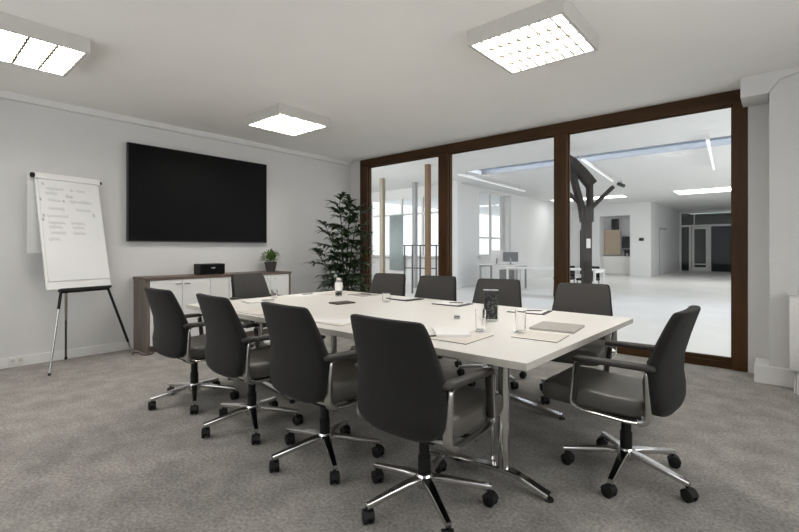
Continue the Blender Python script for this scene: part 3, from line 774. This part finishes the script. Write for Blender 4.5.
MB().box(-.047, .047, -.028, .028, 0, .012, bev=.002).box(-.050, -.047, -.028, .028, 0, .215).box(.047, .050, -.028, .028, 0, .215).box(-.047, .047, -.028, -.025, .012, .215).box(-.047, .047, .025, .028, .012, .215).build('clear_case', 'glass', v, smooth=False)
MB().box(-.045, .045, -.022, .022, .013, .185, bev=.002).build('patterned_card', 'etch', v, smooth=False)
MB().box(-.051, .051, -.030, .030, .215, .221, bev=.001).build('rim', 'chrome', v, smooth=False)
v = empty('table_clip', (-1.78, 2.70, z), R(30)); tag(v, 'tiny grey metal cube on the table left of the patterned holder', 'cube')
MB().box(-.021, .021, -.014, .014, 0, .026, bev=.003).build('body', 'midgrey', v, smooth=False)
MB().box(-.019, .019, -.0145, -.0142, .015, .022).build('face', 'black', v, smooth=False)

# ------------------------------------------------------------------ radiator by the pier
ra = empty('radiator', (.562, 5.16, 0)); tag(ra, 'white radiator with a grille top in front of the pier', 'radiator')
prof = [(-.085, .20), (-.105, .23), (-.115, .40), (-.118, .62), (-.105, .76), (-.085, .81), (-.085, .845), (.11, .845), (.11, .20)]
MB().rings([[Vector((x, y, z_)) for y, z_ in prof] for x in (-.50, .50)]).build('casing', 'radiator', ra, angle=50)
g = MB()
for i in range(40): g.box(-.49 + i * .0245, -.478 + i * .0245, -.075, .10, .845, .850)
g.build('grille', 'midgrey', ra, smooth=False)
MB().box(-.51, .51, -.092, .115, .850, .858, bev=.002).build('rim', 'radiator', ra, smooth=False)
for x in (-.42, .42): MB().box(x - .03, x + .03, -.06, .08, 0, .20).build('foot', 'radiator', ra, smooth=False)
MB().tube([(-.46, -.02, .19), (-.46, -.02, 0)], .011, 10).build('pipe', 'radiator', ra)

# ------------------------------------------------------------------ office contents
# timber post with braces
tp = empty('timber_post', (-3.15, 9.80, 0)); tag(tp, 'dark weathered timber post with forked braces standing in the office', 'timber post')
CR = Vector((.7565, .6540, 0))     # lies across the post, roughly facing the meeting room
def tb_pt(px, py, off=0.0):
    s_ = 9.5 / 440.3
    return CR * ((px - 589) * s_) + Vector((0, 0, 1.25 + (249 - py) * s_)) + Vector((-.654, .7565, 0)) * off
def timber(pts, w_, d_, name):
    ax = Vector((-.654, .7565, 0))
    return MB().bar([tb_pt(*p) for p in pts], d_, w_, ax).build(name, 'oldwood', tp, smooth=False)
MB().box(-.088, .088, -.088, .088, 0, tb_pt(589, 206).z, bev=.02, mtx=Matrix.Rotation(R(40.8), 4, 'Z')).build('shaft', 'oldwood', tp, smooth=False)
timber([(586, 222), (583.5, 205), (578, 186), (574, 168)], .12, .15, 'limb')
timber([(592.5, 222), (592.5, 205), (592, 190), (592, 176)], .11, .15, 'limb')
timber([(566.5, 158.5), (575, 164), (585, 174), (594, 185)], .21, .22, 'cross_beam')
timber([(567, 190), (575, 197), (586, 207)], .07, .09, 'brace')
timber([(615.5, 187), (605, 197), (593, 209)], .075, .09, 'brace')
sp_ = MB(); sp_.box(-.045, .045, -.103, -.088, 1.27, 1.47, bev=.004, mtx=Matrix.Rotation(R(40.8), 4, 'Z'))
sp_.build('switch_plate', 'trimwhite', tp, smooth=False)

def desk(name, x0, x1, y0, y1, label, legm, zt=.76):
    r = empty(name, ((x0 + x1) / 2, (y0 + y1) / 2, 0)); tag(r, label, 'desk')
    a, c_ = (x1 - x0) / 2, (y1 - y0) / 2
    MB().box(-a, a, -c_, c_, zt - .03, zt, bev=.002).build('top', 'doorwhite', r, smooth=False)
    for sx in (-a + .04, a - .04):
        p = [(sx, -c_ + .04, zt - .031), (sx, -c_ + .04, .0), (sx, -c_ + .04, .0)]
        MB().box(sx - .025, sx + .025, -c_ + .02, -c_ + .07, 0, zt - .03).box(sx - .025, sx + .025, c_ - .07, c_ - .02, 0, zt - .03).box(sx - .02, sx + .02, -c_ + .07, c_ - .07, zt - .08, zt - .03).build('leg_frame', legm, r, smooth=False)
    return r
desk('desk', -7.35, -6.05, 12.4, 13.2, 'white desk by the office window with grey legs', 'midgrey')
desk('desk', -5.55, -3.25, 10.75, 11.50, 'long white desk in front of the timber post', 'trimwhite')
o = empty('drawer_unit', (-6.45, 12.8, 0)); tag(o, 'grey drawer unit under the desk by the office window', 'drawer unit')
MB().box(-.22, .22, -.28, .28, .02, .60, bev=.004).build('body', 'greyunit', o, smooth=False)
for k in range(3):
    d = MB().box(-.21, .21, -.295, -.281, .04 + k * .19, .215 + k * .19, bev=.002).build('drawer', 'greyunit', o, smooth=False)
    MB().box(-.06, .06, -.306, -.295, .17 + k * .19, .18 + k * .19).build('handle', 'alu', d, smooth=False)
MB().box(-.2, .2, -.26, .26, 0, .02).build('base', 'black', o, smooth=False)
def monitor(x, y, rz, m, w_, h_, label):
    r = empty('monitor', (x, y, .7602), R(rz)); tag(r, label, 'monitor')
    MB().box(-w_ / 2, w_ / 2, -.02, .02, .09, .09 + h_, bev=.004).build('housing', m, r, smooth=False)
    MB().box(-w_ / 2 + .012, w_ / 2 - .012, .02, .0215, .102, .078 + h_).build('display', 'screen', r, smooth=False)
    MB().box(-.025, .025, -.045, -.021, .01, .20).box(-.10, .10, -.10, .06, 0, .012).build('stand', 'alu', r, smooth=False)
monitor(-6.88, 12.75, 20, 'doorwhite', .38, .36, 'white-backed monitor on the desk by the office window')
monitor(-6.42, 12.78, 25, 'greyunit', .46, .30, 'grey-backed monitor on the window desk, nearer the timber post')
def task_chair(x, y, rz, label):
    r = empty('task_chair', (x, y, 0), R(rz)); tag(r, label, 'chair', 'dark chairs at the office desks')
    MB().box(-.22, .22, -.22, .22, .44, .50, bev=.02).build('seat', 'black', r, smooth=False)
    MB().box(-.20, .20, -.24, -.20, .50, .80, bev=.015).build('backrest', 'black', r, smooth=False)
    for sx in (-.19, .19):
        for sy in (-.19, .19): MB().tube([(sx, sy, .445), (sx * 1.1, sy * 1.1, 0)], .012, 8).build('leg', 'steelgrey', r)
task_chair(-4.35, 11.75, 180, 'dark chair behind the long office desk, left of the timber post')
task_chair(-3.75, 11.78, 172, 'dark chair behind the long office desk, beside the timber post')
o = empty('laptop', (-4.15, 11.1, .7602), R(15)); tag(o, 'closed dark laptop on the long office desk', 'laptop')
MB().box(-.16, .16, -.11, .11, 0, .012, bev=.002).build('base', 'midgrey', o, smooth=False)
MB().box(-.16, .16, -.11, .11, .0125, .020, bev=.002).build('lid', 'black', o, smooth=False)

# niche contents
o = MB().box(-6.60, -5.87, FY + .72, FY + .76, .95, 2.18).build('wood_board', 'palewood', smooth=False); tag(o, 'pale wood board panel hanging in the office wall niche', 'panel')
o = MB().box(-.01, .01, -.01, .01, 0, .01).build('x', 'black') if False else None
def wallbox(name, x0, x1, y0, y1, z0, z1, label, cat, front=None):
    r = empty(name, ((x0 + x1) / 2, y1, z0)); tag(r, label, cat)
    a = (x1 - x0) / 2
    MB().box(-a, a, y0 - y1, 0, 0, z1 - z0, bev=.01).build('body', 'black', r, smooth=False)
    MB().box(-a + .02, a - .02, y0 - y1 - .006, y0 - y1, .02, z1 - z0 - .02).build('front_panel', 'screen', r, smooth=False)
    return r
wallbox('wall_speaker', -6.28, -6.00, FY + .70, FY + 1.0, 2.20, 2.72, 'tall black box mounted high in the niche above the wood board', 'wall box')
wallbox('wall_monitor', -5.84, -5.38, FY + .86, FY + 1.0, 1.28, 1.86, 'black screen on the back wall of the niche', 'screen')
o = empty('counter', (-5.55, FY + .68, 0)); tag(o, 'white counter at the bottom of the niche', 'counter')
MB().box(-1.05, .25, -.30, .30, .06, .86).box(-1.0, .25, -.25, .30, 0, .06).build('body', 'doorwhite', o, smooth=False)
MB().box(-1.06, .26, -.32, .31, .86, .90, bev=.003).build('worktop', 'doorwhite', o, smooth=False)
o = empty('coffee_machine', (-5.52, FY + .62, .9003)); tag(o, 'small black coffee machine on the niche counter', 'coffee machine')
MB().box(-.16, .16, -.02, .16, 0, .34, bev=.01).box(-.16, .16, -.18, -.02, .24, .34, bev=.01).build('body', 'black', o, smooth=False)
MB().box(-.15, .15, -.18, -.02, 0, .03, bev=.004).build('drip_tray', 'steelgrey', o, smooth=False)
MB().lathe([(.045, .031), (.05, .034), (.05, .14), (.045, .14)], (0, -.10), 16).build('carafe', 'alu', o)
o = empty('wall_control', (-4.80, FY, 1.62)); tag(o, 'small black control panel on the far office wall right of the niche', 'control panel')
MB().box(-.10, .10, -.03, 0, 0, .14, bev=.004).build('body', 'black', o, smooth=False); MB().box(-.08, .08, -.033, -.03, .02, .12).build('display', 'screen', o, smooth=False)
# door leaf at the left of the niche
dr = struct(empty('door_1', (-7.28, FY, 0)), 'narrow dark door left of the niche, behind the timber post')
MB().box(-.26, .26, -.03, 0, 0, 2.2).build('leaf', 'blackpanel', dr, smooth=False); MB().box(-.32, -.26, -.04, 0, 0, 2.26).box(.26, .32, -.04, 0, 0, 2.26).build('frame', 'trimwhite', dr, smooth=False)
dr = struct(empty('door_2', (-4.42, 25.2, 0)), 'white door in the return wall beside the entrance')
MB().box(0, .02, -.9, .9, 0, 2.3).build('frame', 'midgrey', dr, smooth=False); MB().box(.02, .035, -.8, .8, .01, 2.2).build('leaf', 'officewall', dr, smooth=False)
# glazed entrance
EY = 30.0
ge = struct(empty('glazed_entrance', (0, EY, 0)), 'white-framed dark glazed entrance at the far end of the office')
fr = MB()
for x in (-4.42, -3.95, -3.02 , 1.0): fr.box(x, x + .10, -.05, .05, 0, 3.4 if x in (-4.42, 1.0) else 2.52)
fr.box(-4.42, 1.1, -.05, .05, 2.52, 2.62); fr.box(-4.42, 1.1, -.05, .05, 3.30, 3.40); fr.box(-3.72, -3.68, -.04, .04, 2.62, 3.30)
fr.build('frame', 'trimwhite', ge, smooth=False)
MB().box(-4.32, -3.95, -.01, .01, 0, 2.52).box(-4.32, 1.0, -.01, .01, 2.62, 3.30).build('pane', 'darkglass', ge, smooth=False)
MB().box(-2.90, 1.0, -.03, .03, 0, 2.52).build('black_panel', 'blackpanel', ge, smooth=False)
dr = struct(empty('door_3', (-3.43, EY, 0)), 'glass door with white frame in the dark entrance')
MB().box(-.38, -.26, -.06, .04, 0, 2.50).box(.28, .40, -.06, .04, 0, 2.50).box(-.26, .28, -.06, .04, 0, .22).box(-.26, .28, -.06, .04, .36, .42).box(-.26, .28, -.06, .04, 2.38, 2.50).build('frame', 'trimwhite', dr, smooth=False)
MB().box(-.26, .28, -.02, 0, .22, 2.38).build('pane', 'darkglass', dr, smooth=False)
MB().box(.31, .36, -.12, -.06, .95, 1.25, bev=.01).build('handle', 'alu', dr, smooth=False)

# office lamps
def strip(x0, x1, y0, y1, label):
    r = empty('office_lamp', ((x0 + x1) / 2, (y0 + y1) / 2, OZ)); tag(r, label, 'ceiling lamp')
    a, c_ = (x1 - x0) / 2, (y1 - y0) / 2
    MB().box(-a, a, -c_, c_, -.05, 0).build('housing', 'trimwhite', r, smooth=False)
    MB().box(-a + .02, a - .02, -c_ + .02, c_ - .02, -.056, -.0505).build('diffuser', 'officelamp', r, smooth=False)
strip(-2.95, .6, 18.6, 19.9, 'bright rectangular ceiling lamp in the office before the glazed entrance')
strip(-7.5, -4.65, 18.6, 19.4, 'bright rectangular ceiling lamp in the office behind the timber post')
strip(-4.1, -1.5, 31.2, 31.5, 'thin lit lamp inside the dark lobby behind the glazed entrance')
strip(-4.4, -2.6, 6.25, 6.95, 'added unseen fill lamp on the office ceiling close to the third timber post')  # added out of view to brighten the near part of the office
strip(-1.9, -.1, 6.25, 6.95, 'added unseen fill lamp on the office ceiling above the right end of the partition')  # second added lamp, out of view, same fill for the near office
def track(x0, y0, x1, y1, label):
    r = empty('track_lamp', (x0, y0, OZ)); tag(r, label, 'track lamp')
    d = Vector((x1 - x0, y1 - y0, 0))
    MB().bar([(0, 0, -.10), d + Vector((0, 0, -.10))], .06, .05, (1, 0, 0)).build('rail', 'trimwhite', r, smooth=False)
    MB().bar([Vector((0, 0, -.128)), d + Vector((0, 0, -.128))], .045, .006, (1, 0, 0)).build('tube', 'tube', r, smooth=False)
    for t in (.1, .9): MB().tube([d * t + Vector((0, 0, -.08)), d * t], .008, 6).build('hanger', 'alu', r)
track(-6.62, 10.1, -6.80, 14.6, 'thin white ceiling track at the left end of the skylight')
track(-3.40, 10.2, -3.80, 14.2, 'thin white ceiling track beside the timber post')
track(-1.02, 9.9, -1.28, 13.8, 'short white ceiling track crossing the skylight near the right timber post')
o = empty('ceiling_spotlight', (-3.75, 14.9, OZ)); tag(o, 'small dark spotlight on the office ceiling right of the timber post', 'spotlight')
MB().cyl((0, 0), .05, -.03, 0).build('base', 'trimwhite', o); MB().tube([(0, 0, -.03), (0, 0, -.10)], .012, 8).build('arm', 'black', o)
MB().tube([(-.10, .04, -.10), (.10, -.04, -.20)], .055, 14).build('head', 'steelgrey', o)

# side room seen through the first pane
def post(x, y, w_, m, label):
    o = MB().box(-w_ / 2, w_ / 2, -w_ / 2, w_ / 2, 0, OZ - .001, bev=.006).build('wood_post', m, smooth=False); o.location = (x, y, 0)
    return tag(o, label, 'post')
def at_px(px, d):
    q = (px - 399.5) / 440.3; return (-.654 * d + .7565 * q * d, .7565 * d + .654 * q * d)
post(*at_px(382.5, 13.4), .13, 'greywood', 'pale wood post left behind the first glass pane')
post(*at_px(428, 11.2), .12, 'honeywood', 'honey-coloured wood post behind the first glass pane, next to the second timber post')
post(*at_px(415, 14.2), .13, 'midgrey', 'grey post in the middle behind the first glass pane')
rl = empty('railing', (*at_px(404.7, 12.5), 0), R(15)); tag(rl, 'grey metal railing behind the first glass pane', 'railing')
for k in range(5): MB().box(k * .24 - .018, k * .24 + .018, -.018, .018, 0, 1.33).build('baluster', 'steelgrey', rl, smooth=False)
MB().box(-.03, 1.0, -.025, .025, 1.33, 1.37).build('handrail', 'steelgrey', rl, smooth=False); MB().box(.018, .942, -.012, .012, .70, .73).build('rail', 'steelgrey', rl, smooth=False)
def curtain(px0, px1, label):
    x0 = px0; x1 = px1; n = 16; cw = MB()
    a = [Vector((x0 + (x1 - x0) * i / (n * 2), WY - .16 + .03 * math.sin(i * PI / 2), 0)) for i in range(n * 2 + 1)]
    for p, q in zip(a, a[1:]):
        cw.quad(p + Vector((0, 0, .5)), q + Vector((0, 0, .5)), q + Vector((0, 0, 2.46)), p + Vector((0, 0, 2.46)))
    bmesh.ops.remove_doubles(cw.bm, verts=cw.bm.verts, dist=1e-4)
    o = cw.build('curtain', 'curtain', angle=80)
    md = o.modifiers.new('thickness', 'SOLIDIFY'); md.thickness = .006
    return tag(o, label, 'curtain')
curtain(-10.72, -10.06, 'grey-green curtain in the middle of the far windows behind the first pane')
o = empty('filing_cabinet', (-12.2, 11.45, 0)); tag(o, 'grey cabinet under the far windows, left edge of the first glass pane', 'cabinet')
MB().box(-.40, .40, -.22, .22, .04, 1.15, bev=.004).build('body', 'midgrey', o, smooth=False); MB().box(-.38, .38, -.20, .20, 0, .04).build('base', 'black', o, smooth=False)
for k in range(2):
    d = MB().box(-.385 + k * .39, -.005 + k * .39, -.235, -.221, .06, 1.13, bev=.002).build('door', 'midgrey', o, smooth=False)
    MB().box(-.05 + k * .08, -.03 + k * .08, -.25, -.235, .55, .70).build('handle', 'alu', d, smooth=False)
